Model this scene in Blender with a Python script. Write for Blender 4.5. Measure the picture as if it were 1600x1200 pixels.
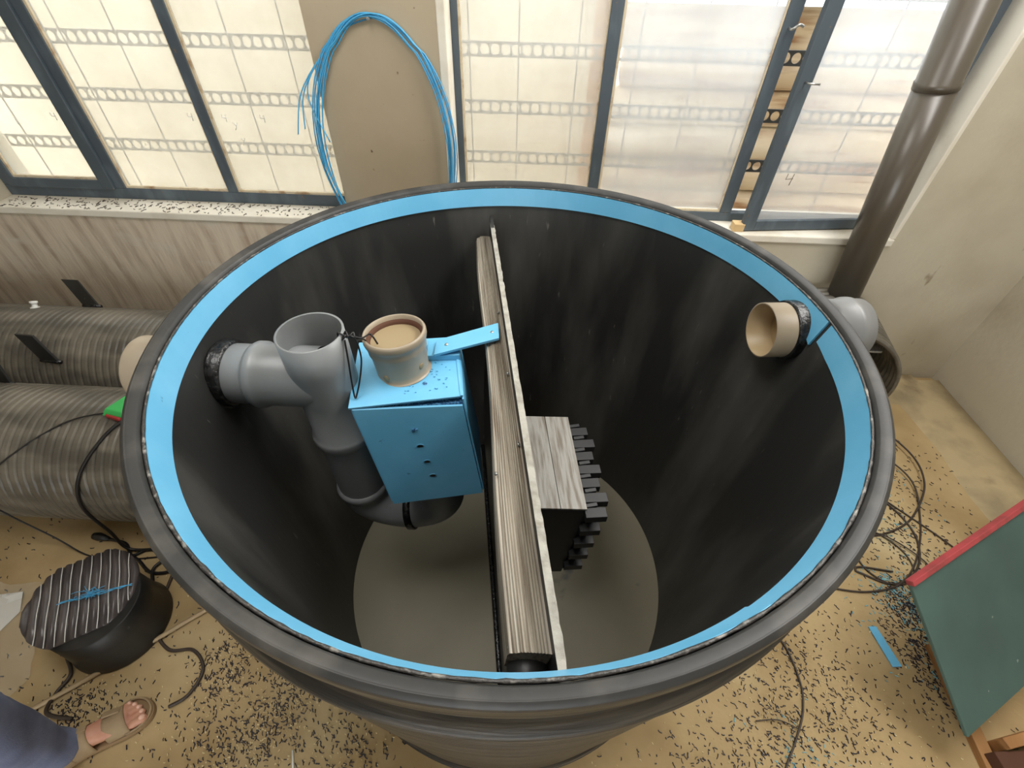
import bpy, math, random
from mathutils import Vector, Matrix, noise

for o in list(bpy.data.objects): bpy.data.objects.remove(o)
sc = bpy.context.scene
COL = sc.collection
R = math.radians
rnd = random.Random(7)
H = 1.989                                   # height of the camera above the floor, metres

# ------------------------------------------------------------------ camera
cam_d = bpy.data.cameras.new('camera'); cam = bpy.data.objects.new('camera', cam_d); COL.objects.link(cam)
cam_d.sensor_width = 36; cam_d.lens = 36 * 727.2 / 1600; cam_d.clip_start = .02
_p, _r = .77582, -.02504
_f = Vector((0, math.cos(_p), -math.sin(_p))); _x = Vector((1, 0, 0)); _dn = -_x.cross(_f)
_x2 = math.cos(_r) * _x + math.sin(_r) * _dn; _d2 = -math.sin(_r) * _x + math.cos(_r) * _dn
_m = Matrix((_x2, -_d2, -_f)).transposed()
cam.matrix_world = Matrix.Translation((0, 0, H)) @ (Matrix.Rotation(R(1.6), 3, 'Z') @ _m).to_4x4()
sc.camera = cam

# ------------------------------------------------------------------ colour management, world, lamps
sc.view_settings.view_transform = 'Standard'; sc.view_settings.look = 'None'
sc.view_settings.gamma = 1; sc.view_settings.use_curve_mapping = False
sc.view_settings.exposure = 0.3
wd = bpy.data.worlds.new('sky'); sc.world = wd; wd.use_nodes = True
bg = wd.node_tree.nodes['Background']; bg.inputs[0].default_value = (.93, .97, 1, 1); bg.inputs[1].default_value = 4.2

def area(name, loc, target, sx, sy, power, col=(1, 1, 1)):
    l = bpy.data.lights.new(name, 'AREA'); l.shape = 'RECTANGLE'; l.size = sx; l.size_y = sy
    l.energy = power; l.color = col
    o = bpy.data.objects.new(name, l); COL.objects.link(o); o.location = loc
    o.rotation_euler = (Vector(target) - Vector(loc)).to_track_quat('-Z', 'Y').to_euler(); return o
# fill lamps added under the closed ceiling to brighten tank and room
area('overhead_fill', (1.3, 1.4, 3.3), (-.3, .7, .6), 1.8, 1.0, 85, (1, .98, .95))
area('overhead_fill', (-.5, .7, 3.35), (-.1, .9, .3), 1.2, 1.2, 36, (1, .98, .95))

# ------------------------------------------------------------------ materials
def srgb(r, g, b):
    f = lambda c: (c / 255 / 12.92) if c / 255 <= .04045 else ((c / 255 + .055) / 1.055) ** 2.4
    return (f(r), f(g), f(b), 1)
MAT = {}
def mat(name, col, rough=.6, col2=None, scale=8, stretch=(1, 1, 1), lo=.4, hi=.65, bump=0, bscale=None, spec=.5, metal=0,
        detail=6, col3=None, scale3=30, lo3=.6, hi3=.7, stretch3=(1, 1, 1), rough2=None, bstretch=None):
    m = bpy.data.materials.new(name); m.use_nodes = True; nt = m.node_tree; b = nt.nodes['Principled BSDF']
    b.inputs['Roughness'].default_value = rough; b.inputs['Metallic'].default_value = metal
    b.inputs['Specular IOR Level'].default_value = spec
    tc = nt.nodes.new('ShaderNodeTexCoord')
    def nz(sc_, st, det=detail):
        mp = nt.nodes.new('ShaderNodeMapping'); mp.inputs['Scale'].default_value = st
        nt.links.new(tc.outputs['Object'], mp.inputs['Vector'])
        n = nt.nodes.new('ShaderNodeTexNoise'); n.inputs['Scale'].default_value = sc_; n.inputs['Detail'].default_value = det
        nt.links.new(mp.outputs[0], n.inputs['Vector']); return n
    def ramp(n, a, c):
        r = nt.nodes.new('ShaderNodeMapRange'); r.inputs['From Min'].default_value = a; r.inputs['From Max'].default_value = c
        nt.links.new(n.outputs['Fac'], r.inputs['Value']); return r
    def mix(fac, A, B):
        x = nt.nodes.new('ShaderNodeMix'); x.data_type = 'RGBA'
        nt.links.new(fac, x.inputs[0])
        if isinstance(A, tuple): x.inputs[6].default_value = A
        else: nt.links.new(A, x.inputs[6])
        x.inputs[7].default_value = B; return x.outputs[2]
    c = srgb(*col)
    b.inputs['Base Color'].default_value = c
    out = c
    if col2:
        r1 = ramp(nz(scale, stretch), lo, hi); out = mix(r1.outputs[0], out, srgb(*col2))
        if rough2 is not None:
            q = nt.nodes.new('ShaderNodeMapRange'); q.inputs['To Min'].default_value = rough; q.inputs['To Max'].default_value = rough2
            nt.links.new(r1.outputs[0], q.inputs['Value']); nt.links.new(q.outputs[0], b.inputs['Roughness'])
    if col3:
        r3 = ramp(nz(scale3, stretch3), lo3, hi3); out = mix(r3.outputs[0], out, srgb(*col3))
    if not isinstance(out, tuple): nt.links.new(out, b.inputs['Base Color'])
    if bump:
        n = nz(bscale or scale * 3, bstretch or stretch, 8); bp = nt.nodes.new('ShaderNodeBump'); bp.inputs['Distance'].default_value = bump
        nt.links.new(n.outputs['Fac'], bp.inputs['Height']); nt.links.new(bp.outputs[0], b.inputs['Normal'])
    MAT[name] = m; return m

mat('plaster', (190, 182, 162), .9, (174, 164, 144), 3, lo=.45, hi=.75, bump=.002, bscale=30, col3=(128, 110, 88), scale3=5, lo3=.68, hi3=.78, spec=.2, stretch3=(3, 3, 1))
mat('plaster_streaked', (206, 193, 172), .9, (168, 150, 130), 7, (3, 3, .4), .44, .72, bump=.002, bscale=30, col3=(204, 196, 180), scale3=4, lo3=.54, hi3=.8, stretch3=(1, 1, 3), spec=.2)
mat('plaster_smooth', (178, 164, 140), .85, (170, 156, 132), 3, lo=.4, hi=.8, bump=.001, bscale=20, col3=(110, 92, 74), scale3=26, lo3=.72, hi3=.76, spec=.2)
mat('white_reveal', (226, 220, 205), .8, (200, 190, 170), 6, lo=.5, hi=.8, bump=.001)
mat('concrete', (184, 160, 118), .8, (156, 132, 92), 2.2, lo=.42, hi=.68, bump=.003, bscale=18, col3=(192, 176, 138), scale3=1.3, lo3=.55, hi3=.75, spec=.3)
mat('concrete_curb', (182, 164, 128), .85, (150, 136, 108), 5, lo=.45, hi=.7, bump=.004, bscale=16, col3=(120, 104, 80), scale3=3, lo3=.62, hi3=.72, spec=.2)
mat('ceiling_board', (200, 195, 185), .9)
mat('steel_blue', (74, 84, 92), .5, (94, 106, 114), 12, (1, 1, .3), .5, .7, bump=.0008, col3=(120, 96, 70), scale3=40, lo3=.68, hi3=.74)
mat('putty', (206, 192, 165), .9, (160, 132, 100), 20, lo=.5, hi=.7)
mat('grille_steel', (58, 56, 52), .7)
mat('stone_wall', (212, 204, 184), .9, (182, 170, 146), 1.2, lo=.4, hi=.7, col3=(230, 222, 200), scale3=.8, lo3=.5, hi3=.8)
mat('timber_log', (216, 194, 160), .8, (150, 98, 52), 6, (.25, 2, 2), .5, .66, col3=(244, 232, 208), scale3=2.5, lo3=.5, hi3=.62, stretch3=(.3, 1, 1))
mat('roof_sheet', (206, 208, 208), .6)
mat('yard', (180, 168, 140), .9, (150, 136, 108), 1, lo=.4, hi=.7)
mat('black_hdpe', (26, 26, 26), .42, (58, 57, 54), 5, (1, 1, .35), .48, .8, bump=.0012, bscale=30, col3=(96, 94, 88), scale3=46, lo3=.69, hi3=.78, stretch3=(1, 1, .22), rough2=.55)
mat('black_inner', (44, 44, 43), .42, (84, 83, 79), 4, (1.3, 1.3, .3), .46, .74, bump=.0012, bscale=30, col3=(112, 110, 104), scale3=46, lo3=.69, hi3=.78, stretch3=(1, 1, .22), rough2=.5)
mat('black_hdpe_outer', (44, 42, 38), .45, (98, 90, 78), 6, (.5, .5, 26), .44, .68, bump=.001, bscale=20)
mat('lip_hdpe', (44, 44, 43), .5, (78, 76, 72), 10, lo=.5, hi=.75, bump=.0008, bscale=25)
mat('weld', (58, 56, 54), .3, (140, 138, 132), 60, lo=.55, hi=.68, bump=.003, bscale=120)
mat('weld_black', (16, 16, 16), .25, (40, 40, 40), 60, bump=.004, bscale=60)
mat('blue_pp', (104, 180, 220), .4, (120, 192, 230), 5, lo=.4, hi=.7, col3=(70, 130, 170), scale3=30, lo3=.71, hi3=.75)
mat('blue_dark', (40, 84, 128), .6, (96, 160, 205), 160, lo=.5, hi=.6)
mat('base_plate', (148, 142, 121), .6, (134, 128, 107), 2.5, lo=.4, hi=.7, col3=(80, 82, 84), scale3=6, lo3=.68, hi3=.78)
mat('grey_pvc', (128, 131, 132), .36, (140, 143, 144), 4, lo=.4, hi=.8)
mat('grey_pvc_dark', (112, 113, 112), .4)
mat('grey_pvc_in', (128, 122, 114), .5)
mat('beige_pvc', (176, 152, 116), .4, (190, 168, 130), 5)
mat('cap_pvc', (154, 142, 124), .38, (166, 152, 130), 6)
mat('cap_plug', (152, 134, 102), .6, (120, 98, 66), 14, lo=.6, hi=.72)
mat('grey_board', (160, 157, 150), .55, (120, 112, 100), 16, (6, .5, 1), .42, .66, bump=.001, bscale=60, bstretch=(6, .3, 1))
mat('ribbed_board', (168, 160, 146), .5, (118, 108, 94), 20, (9, .2, 4), .42, .66, bump=.0008, bscale=60, bstretch=(6, .1, 1), col3=(120, 104, 86), scale3=4, lo3=.58, hi3=.8, stretch3=(9, .5, 1))
mat('raw_edge', (168, 166, 156), .7, (136, 132, 122), 40, lo=.4, hi=.7, bump=.002, bscale=100)
mat('corrugated', (82, 78, 70), .36, (118, 112, 100), 5, (1, 3, 3), .4, .7, bump=.0006)
mat('pipe_grey_brown', (86, 80, 70), .3, (74, 66, 58), 3, (6, 6, .5), .4, .7)
mat('black_rubber', (24, 22, 22), .45)
mat('black_filter', (44, 44, 45), .45)
mat('dark_wire', (60, 50, 42), .5)
mat('hose', (168, 146, 112), .5)
mat('blue_line', (76, 168, 216), .35)
mat('green_paint', (72, 98, 92), .6, (62, 84, 80), 3, lo=.4, hi=.7, col3=(150, 160, 150), scale3=30, lo3=.73, hi3=.77)
mat('red_paint', (168, 66, 70), .6, (140, 60, 60), 20)
mat('wood', (170, 126, 78), .7, (136, 92, 50), 6, (1, .3, 6), .4, .65)
mat('wood_dark', (84, 52, 34), .8)
mat('pale_wood', (206, 176, 128), .7)
mat('white_plastic', (225, 225, 220), .4)
mat('green_plastic', (60, 176, 90), .5)
mat('red_plastic', (150, 40, 40), .5)
mat('steel', (170, 170, 165), .3, metal=.8)
mat('skin', (200, 148, 122), .5, (188, 130, 106), 30, lo=.4, hi=.7)
mat('nail', (236, 190, 168), .35)
mat('sandal_strap', (160, 138, 106), .7, (148, 126, 96), 20, bump=.0004, bscale=200)
mat('sandal_sole', (142, 116, 84), .7)
mat('denim', (120, 130, 160), .85, (84, 92, 120), 7, lo=.4, hi=.7, bump=.001, bscale=300)
mat('shave_black', (40, 36, 44), .5)
mat('shave_blue', (120, 178, 190), .5)
mat('shave_pale', (214, 196, 150), .5)
mat('stripe_ridge', (72, 66, 66), .32, (96, 88, 86), 12, (3, .6, 1), .4, .7)

def glass(name, tr, col):
    m = bpy.data.materials.new(name); m.use_nodes = True; nt = m.node_tree; nt.nodes.clear()
    out = nt.nodes.new('ShaderNodeOutputMaterial'); t = nt.nodes.new('ShaderNodeBsdfTransparent')
    l = nt.nodes.new('ShaderNodeBsdfTranslucent'); l.inputs[0].default_value = col
    d = nt.nodes.new('ShaderNodeBsdfDiffuse'); d.inputs[0].default_value = col
    a = nt.nodes.new('ShaderNodeMixShader'); a.inputs[0].default_value = .12
    nt.links.new(l.outputs[0], a.inputs[1]); nt.links.new(d.outputs[0], a.inputs[2])
    tc = nt.nodes.new('ShaderNodeTexCoord'); n = nt.nodes.new('ShaderNodeTexNoise'); n.inputs['Scale'].default_value = 5; n.inputs['Detail'].default_value = 8
    nt.links.new(tc.outputs['Object'], n.inputs['Vector'])
    r = nt.nodes.new('ShaderNodeMapRange'); r.inputs['From Min'].default_value = .3; r.inputs['From Max'].default_value = .7
    r.inputs['To Min'].default_value = tr + .04; r.inputs['To Max'].default_value = tr - .02
    nt.links.new(n.outputs['Fac'], r.inputs['Value'])
    b = nt.nodes.new('ShaderNodeMixShader'); nt.links.new(r.outputs[0], b.inputs[0])
    nt.links.new(a.outputs[0], b.inputs[1]); nt.links.new(t.outputs[0], b.inputs[2]); nt.links.new(b.outputs[0], out.inputs[0])
    MAT[name] = m
glass('dusty_glass', .70, (.97, .96, .90, 1))
glass('hazy_glass', .65, (.96, .98, .98, 1))
def film():
    m = bpy.data.materials.new('clear_film'); m.use_nodes = True; nt = m.node_tree; nt.nodes.clear()
    out = nt.nodes.new('ShaderNodeOutputMaterial'); t = nt.nodes.new('ShaderNodeBsdfTransparent')
    p = nt.nodes.new('ShaderNodeBsdfPrincipled'); p.inputs['Base Color'].default_value = srgb(225, 220, 205); p.inputs['Roughness'].default_value = .15
    a = nt.nodes.new('ShaderNodeMixShader'); a.inputs[0].default_value = .2
    nt.links.new(t.outputs[0], a.inputs[1]); nt.links.new(p.outputs[0], a.inputs[2]); nt.links.new(a.outputs[0], out.inputs[0]); MAT['clear_film'] = m
film()

# ------------------------------------------------------------------ mesh helpers
class MB:
    def __init__(s): s.v = []; s.f = []; s.sm = []
    def add(s, vs, fs, smooth=False):
        n = len(s.v); s.v += [tuple(v) for v in vs]; s.f += [tuple(i + n for i in f) for f in fs]; s.sm += [smooth] * len(fs); return s
    def hexa(s, b, t):                       # bottom 4, top 4 (ccw from above)
        return s.add(list(b) + list(t), [(3, 2, 1, 0), (4, 5, 6, 7), (0, 1, 5, 4), (1, 2, 6, 5), (2, 3, 7, 6), (3, 0, 4, 7)])
    def box(s, x0, x1, y0, y1, z0, z1):
        return s.hexa([(x0, y0, z0), (x1, y0, z0), (x1, y1, z0), (x0, y1, z0)], [(x0, y0, z1), (x1, y0, z1), (x1, y1, z1), (x0, y1, z1)])
    def obox(s, c, u, v, w):                 # centre and three half vectors
        c, u, v, w = map(Vector, (c, u, v, w))
        q = [-u - v, u - v, u + v, -u + v]
        return s.hexa([c + a - w for a in q], [c + a + w for a in q])
    def lathe(s, prof, c=(0, 0, 0), n=96, rf=None, closed=False, axis=None):
        # profile of (r, z); rf(theta, z) scales r; axis = optional direction
        M = Matrix.Identity(3) if axis is None else Vector(axis).to_track_quat('Z', 'Y').to_matrix()
        c = Vector(c); vs = []
        for (r, z) in prof:
            for i in range(n):
                a = 2 * math.pi * i / n; k = rf(a, z) if rf else 1
                vs.append(c + M @ Vector((r * k * math.cos(a), r * k * math.sin(a), z)))
        m = len(prof); fs = []
        for j in range(m if closed else m - 1):
            for i in range(n):
                fs.append((j * n + i, j * n + (i + 1) % n, ((j + 1) % m) * n + (i + 1) % n, ((j + 1) % m) * n + i))
        return s.add(vs, fs, True)
    def disc(s, c, r, axis=(0, 0, 1), n=48, rf=None):
        M = Vector(axis).to_track_quat('Z', 'Y').to_matrix(); c = Vector(c)
        return s.add([c + M @ Vector((r * (rf(2 * math.pi * i / n, 0) if rf else 1) * math.cos(2 * math.pi * i / n), r * (rf(2 * math.pi * i / n, 0) if rf else 1) * math.sin(2 * math.pi * i / n), 0)) for i in range(n)], [tuple(range(n))])
    def tube(s, pts, r, n=12, caps=True):
        pts = [Vector(p) for p in pts]; m = len(pts); vs = []; up = None
        for i, p in enumerate(pts):
            t = (pts[min(i + 1, m - 1)] - pts[max(i - 1, 0)]).normalized()
            if up is None: up = t.orthogonal().normalized()
            up = (up - t * up.dot(t)).normalized(); b = t.cross(up)
            rr = r[i] if isinstance(r, (list, tuple)) else r
            for k in range(n):
                a = 2 * math.pi * k / n; vs.append(p + (up * math.cos(a) + b * math.sin(a)) * rr)
        fs = [(j * n + k, j * n + (k + 1) % n, (j + 1) * n + (k + 1) % n, (j + 1) * n + k) for j in range(m - 1) for k in range(n)]
        if caps: fs += [tuple(range(n))[::-1], tuple((m - 1) * n + k for k in range(n))]
        return s.add(vs, fs, True)
    def grid(s, P, smooth=True, wrap=False):  # P rows of points
        n = len(P[0]); vs = [p for r in P for p in r]
        fs = [(j * n + i, j * n + (i + 1) % n, (j + 1) * n + (i + 1) % n, (j + 1) * n + i) for j in range(len(P) - 1) for i in range(n if wrap else n - 1)]
        return s.add(vs, fs, smooth)
    def build(s, name, m=None, parent=None, bevel=0, seg=2, auto=False):
        me = bpy.data.meshes.new(name); me.from_pydata(s.v, [], s.f); me.polygons.foreach_set('use_smooth', s.sm); me.update()
        o = bpy.data.objects.new(name, me); COL.objects.link(o)
        if m: me.materials.append(MAT[m])
        if parent: o.parent = parent
        if bevel:
            bv = o.modifiers.new('bevel', 'BEVEL'); bv.width = bevel; bv.segments = seg; bv.limit_method = 'ANGLE'; bv.angle_limit = R(35)
        return o
def spline(pts, k=8):
    P = [Vector(p) for p in pts]; out = []
    for i in range(len(P) - 1):
        a, b, c, d = P[max(i - 1, 0)], P[i], P[i + 1], P[min(i + 2, len(P) - 1)]
        for j in range(k):
            t = j / k; out.append(.5 * ((2 * b) + (c - a) * t + (2 * a - 5 * b + 4 * c - d) * t * t + (3 * b - a - 3 * c + d) * t ** 3))
    out.append(P[-1]); return out
def tag(o, label=None, cat=None, group=None, kind=None):
    if label: o['label'] = label
    if cat: o['category'] = cat
    if group: o['group'] = group
    if kind: o['kind'] = kind
    return o
def thing(name, label, cat, loc=(0, 0, 0), rotz=0, group=None):
    o = bpy.data.objects.new(name, None); COL.objects.link(o); o.location = loc; o.rotation_euler = (0, 0, rotz)
    o.empty_display_size = .05; return tag(o, label, cat, group)
def turn(o, a):                               # same place, object axes turned about Z so the grain runs along the board
    o.data.transform(Matrix.Rotation(-a, 4, 'Z')); o.rotation_euler = (0, 0, a); return o
def rel(pts, o): return [tuple(Vector(p) - Vector(o)) for p in pts]

# ================================================================== THE SETTING
YW, XW = 2.248, 2.593          # inner face of the window wall, inner face of the right wall
YG = 2.40                      # plane of the window glazing
SILL = .905
mb = MB().box(-5, 2.9, -4, YW + .3, -.12, 0)
tag(mb.build('floor', 'concrete'), kind='structure')
# back wall: streaked lower part, pillars, lintel
b = MB(); b.box(-5, .3, YW, YW + .3, 0, SILL)
tag(b.build('wall_back', 'plaster_streaked'), kind='structure')
b = MB(); b.box(.3, 2.9, YW, YW + .3, 0, SILL)
tag(b.build('wall_back_lower', 'plaster'), kind='structure')
b = MB(); b.box(-.912, -.374, YW, YW + .3, SILL, 2.6)
wb = b.build('pillar_back', 'plaster_smooth'); tag(wb, kind='structure'); wb.name = 'trim_1'
b = MB(); b.box(1.826, 2.9, YW, YW + .3, SILL, 2.6); b.box(-5, -2.787, YW, YW + .3, SILL, 2.6); b.box(-5, 2.9, YW, YW + .3, 2.6, 3.4)
o = b.build('wall_back_upper', 'plaster'); tag(o, kind='structure')
b = MB(); b.box(XW, XW + .3, -4, YW, 0, 3.4)
tag(b.build('wall_right', 'plaster'), kind='structure')
b = MB(); b.box(-5, 2.9, -4, YW + .3, 3.4, 3.5)
tag(b.build('ceiling', 'ceiling_board'), kind='structure')
b = MB(); b.box(-5.2, -5, -4, YW + .3, 0, 3.4); tag(b.build('wall_left', 'plaster'), kind='structure')
b = MB(); b.box(-5, -1.5, -4.2, -4, 0, 3.4); b.box(1.5, 2.9, -4.2, -4, 0, 3.4); b.box(-1.5, 1.5, -4.2, -4, 2.4, 3.4); tag(b.build('wall_front', 'plaster'), kind='structure')
# sills and reveals
def sill(n, x0, x1):
    b = MB(); b.box(x0, x1, YW - .012, YW + .3, SILL - .03, SILL + .008)
    return tag(b.build('trim_%d' % n, 'white_reveal', bevel=.006), kind='structure')
sill(2, -2.787, -.912); sill(3, -.374, 1.826)
b = MB(); b.box(1.81, 1.83, YW - .002, YW + .3, SILL + .008, 2.6); b.box(-.39, -.355, YW - .002, YW + .298, SILL + .008, 2.6)
tag(b.build('trim_4', 'white_reveal', bevel=.004), kind='structure')
# worn concrete kerb at the foot of the right and back walls
b = MB(); P = []
edge = [(2.24, -4.0), (2.25, .4), (2.277, 1.233), (2.29, 1.7), (2.302, 2.0)]
for k in range(24):
    y = -1 + 3.2 * k / 23
    jx = .05 * noise.noise(Vector((y * 9, 0, 0)))
    P.append([(2.27 + jx, y, .0), (2.33 + jx, y, .012), (2.48, y, .022), (XW - .004 + .0, y, .026 + .006 * noise.noise(Vector((y * 14, 3, 0)))), (XW - .004, y, 0)])
b.grid(P, True)
tag(b.build('baseboard_right', 'concrete_curb'), kind='structure')
b = MB(); P = []
for k in range(14):
    x = 1.0 + 1.45 * k / 13; P.append([(x, YW - .25, 0), (x, YW - .19, .012), (x, YW - .08, .02), (x, YW - .003, .024), (x, YW - .003, 0)])
b.grid(P, True); tag(b.build('baseboard_back', 'concrete_curb'), kind='structure')

# ---- windows
def frame_bar(b, x0, x1, z0, z1, y0=YG - .02, y1=YG + .02): b.box(x0, x1, y0, y1, z0, z1)
w1 = MB(); ZT = 2.58
frame_bar(w1, -2.787, -.912, SILL + .008, .970)
frame_bar(w1, -2.787, -.912, ZT - .05, ZT)
frame_bar(w1, -2.787, -2.745, .97, ZT - .05)
frame_bar(w1, -2.18, -2.128, .97, ZT - .05)
frame_bar(w1, -1.580, -1.528, .97, ZT - .05)
frame_bar(w1, -.935, -.912, .97, ZT - .05)
win1 = w1.build('window_1', 'steel_blue', bevel=.003); tag(win1, kind='structure')
s = MB()
frame_bar(s, -2.745, -2.70, .965, ZT - .06, YG - .035, YG + .005); frame_bar(s, -2.245, -2.18, .965, ZT - .06, YG - .035, YG + .005)
frame_bar(s, -2.70, -2.245, .965, 1.012, YG - .035, YG + .005); frame_bar(s, -2.70, -2.245, ZT - .12, ZT - .06, YG - .035, YG + .005)
s.build('sash_frame', 'steel_blue', win1, bevel=.003)
def pane(win, x0, x1, z0, z1, m, y=YG):
    MB().box(x0, x1, y - .002, y + .002, z0, z1).build('glass_pane', m, win)
    p = MB(); w = .011
    p.box(x0, x0 + w, y - .014, y - .003, z0, z1); p.box(x1 - w * .5, x1, y - .014, y - .003, z0, z1); p.box(x0 + w, x1 - w * .5, y - .014, y - .003, z0, z0 + w)
    p.build('putty_line', 'putty', win)
pane(win1, -2.70, -2.245, 1.012, ZT - .12, 'dusty_glass', YG - .012)
pane(win1, -2.128, -1.580, .97, ZT - .05, 'dusty_glass'); pane(win1, -1.528, -.935, .97, ZT - .05, 'dusty_glass')
w2 = MB()
frame_bar(w2, -.355, 1.81, SILL + .008, .958); frame_bar(w2, -.355, 1.81, ZT - .05, ZT)
frame_bar(w2, -.355, -.325, .958, ZT - .05); frame_bar(w2, .290, .342, .958, ZT - .05)
frame_bar(w2, .982, 1.040, .958, ZT - .05); frame_bar(w2, 1.785, 1.81, .958, ZT - .05)
win2 = w2.build('window_2', 'steel_blue', bevel=.003); tag(win2, kind='structure')
pane(win2, -.325, .290, .958, ZT - .05, 'dusty_glass'); pane(win2, .342, .982, .958, ZT - .05, 'hazy_glass')
# opened sash, hinged on the right, resting on a small wooden block
hx, hy = 1.785, YG - .03; lx, ly = 1.070, 2.285
sash = bpy.data.objects.new('open_sash', None); COL.objects.link(sash); sash.parent = win2
sash.location = (hx, hy, 0); sash.rotation_euler = (0, 0, math.atan2(hy - ly, hx - lx)); L = math.hypot(hx - lx, hy - ly)
s = MB(); s.box(-L, -L + .062, -.02, .012, .918, ZT - .06); s.box(-.05, 0, -.02, .012, .918, ZT - .06)
s.box(-L + .062, -.05, -.02, .012, .918, .968); s.box(-L + .062, -.05, -.02, .012, ZT - .11, ZT - .06)
s.build('sash_frame', 'steel_blue', sash, bevel=.003)
MB().box(-L + .062, -.05, -.004, .0, .968, ZT - .11).build('glass_pane', 'hazy_glass', sash)
s = MB(); s.tube([(-L + .03, -.02, 1.56), (-L + .03, -.05, 1.56), (-L + .07, -.06, 1.56)], .004); s.build('stay_peg', 'steel', sash)
s = MB(); s.tube(spline([(1.01, YG - .02, 1.72), (1.01, YG - .05, 1.72), (1.03, YG - .055, 1.735), (1.05, YG - .05, 1.73)]), .005); s.build('latch', 'steel', win2)
tag(MB().box(1.030, 1.082, 2.262, 2.315, .914, .952).build('wooden_block', 'pale_wood', bevel=.003), 'small pale wooden block on the sill propping the open window sash', 'wood block')

# handwritten marks on the panes
def mark(win, x, z, kind, m, sz=.03, y=YG - .0045):
    st = {'4': [[(-.35, .5), (-.4, .0), (.3, .05)], [(.25, .5), (.15, -.55)]], 'y': [[(-.35, .45), (0, 0)], [(.35, .45), (-.25, -.6)]], '1': [[(0, .5), (.05, -.5)]]}[kind]
    b = MB()
    for q in st: b.tube([(x + sz * u, y, z + sz * v) for u, v in q], .0016, 5)
    b.build('handwritten_mark', m, win)
MARKS = [(-2.289, 1.305, '4'), (-1.625, 1.319, '4'), (-1.462, 1.319, '4'), (-1.42, 1.287, 'y'), (-1.277, 1.322, '4'), (-1.409, 1.219, 'y'), (-2.493, 1.28, '1')]
for x, z, k_ in MARKS: mark(win1, x, z, k_, 'white_plastic', y=YG - (.0165 if x < -2.2 else .0045))
c_ = 'dark_wire'
mark(sash, -.57, 1.165, '4', c_, .05, -.006)

# ---- decorative burglar bars outside each window
def grille(x0, x1, xs, label):
    b = MB(); y = 2.52
    for zc in (1.145, 1.372, 1.60, 1.83, 2.06):
        for dz in (-.026, .026): b.box(x0, x1, y - .004, y + .004, zc + dz - .003, zc + dz + .003)
        x = x0 + .025
        while x < x1 - .02:                  # pierced plate: round holes, the corners between them solid
            k = 24; P = []; cw = .0237
            for i in range(k + 1):
                a = 2 * math.pi * i / k + math.pi / 4; ca, sa = math.cos(a), math.sin(a); q = 1 / max(abs(ca), abs(sa))
                P.append([(x + .0205 * ca, y - .003, zc + .0205 * sa), (x + cw * ca * q, y - .003, zc + cw * sa * q),
                          (x + cw * ca * q, y + .003, zc + cw * sa * q), (x + .0205 * ca, y + .003, zc + .0205 * sa)])
            b.grid(P, False, True); x += .0474
    for x in xs: b.tube([(x, y + .01, .92), (x, y + .01, 2.5)], .0035, 6)
    tag(b.build('window_grille', 'grille_steel'), label, 'grille')
grille(-2.75, -.93, [-2.64, -2.37, -2.16, -1.905, -1.64, -1.39, -1.13], 'steel burglar bars with rows of rings behind the left dusty window')
grille(-.35, 1.78, [-.30, -.078, .187, .452, .72, .99, 1.25, 1.52], 'steel burglar bars with rows of rings behind the right window')

# ---- the yard beyond the windows
tag(MB().box(-12, 14, 2.56, 16, -.3, -.1).build('ground_outside', 'yard'), kind='structure')
b = MB(); b.box(-9, .62, 4.3, 4.5, -.1, 3.4)
tag(b.build('yard_wall', 'stone_wall'), 'tall beige rendered yard wall seen behind the left windows', 'wall')
k = 0
for lay in range(9):
    for j in range(1):
        z = -.1 + .105 + lay * .2; r = .102
        b = MB(); off = .25 * ((lay * 37) % 5) / 5
        b.tube([(.42 + off * .5, 3.35, z), (1.9, 3.35 + .01, z + .004), (4.3 - off, 3.35, z)], [r, r * .96, r], 20)
        nm = ['bottom', 'second', 'third', 'fourth', 'fifth', 'sixth', 'seventh', 'eighth', 'topmost'][lay]
        tag(b.build('timber_log', 'timber_log'), 'peeled timber log outside the right window, %s of the stack' % nm, 'log', 'logs stacked in the yard')
b = MB(); P = []
for i in range(161):
    x = .3 + 5 * i / 160; z = 1.98 + .028 * math.sin(x * 2 * math.pi / .13)
    P.append([(x, 3.05, z - .12), (x, 4.6, z + .25), (x, 4.6, z + .254), (x, 3.05, z - .116)])
b.grid(P, True, True)
shd = thing('lean_to_roof', 'corrugated pale roof sheet above the timber logs outside the right window', 'roof', (2.5, 3.5, 0))
o = b.build('roof_sheet', 'roof_sheet', shd); o.location = (-2.5, -3.5, 0)
for x in (.45, 4.7):
    o = MB().box(x - .04, x + .04, 4.15, 4.23, -.1, 2.05).build('post', 'wood', shd); o.location = (-2.5, -3.5, 0)

# ================================================================== THE TANK
CX, CY = -.028, .887
TK = thing('plastic_tank', 'big open round black plastic tank with a light blue band inside its rim', 'tank', (CX, CY, 0))
def wob(a, z): return 1 + .006 * math.sin(a) * min(1, z / 1.3) + .003 * math.sin(2 * a + .6) * min(1, z / 1.3)
prof = [(.70, 0.0)]
z = .02
while z < 1.17:
    t = z / 1.19; r = .684 + (.775 - .684) * t
    prof += [(r, z), (r + .0035, z + .003), (r + .0035, z + .0095), (r, z + .0125)]; z += .0175
prof += [(.779, 1.178), (.781, 1.19), (.777, 1.197), (.762, 1.203), (.744, 1.208), (.7405, 1.218), (.7405, 1.24), (.7425, 1.262), (.766, 1.265), (.770, 1.275),
         (.7675, 1.282), (.772, 1.290), (.7695, 1.298), (.7745, 1.308), (.772, 1.318), (.7765, 1.328), (.776, 1.34)]
MB().lathe(prof, n=160, rf=wob).disc((0, 0, .001), .70).build('outer_shell', 'black_hdpe_outer', TK)
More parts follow.
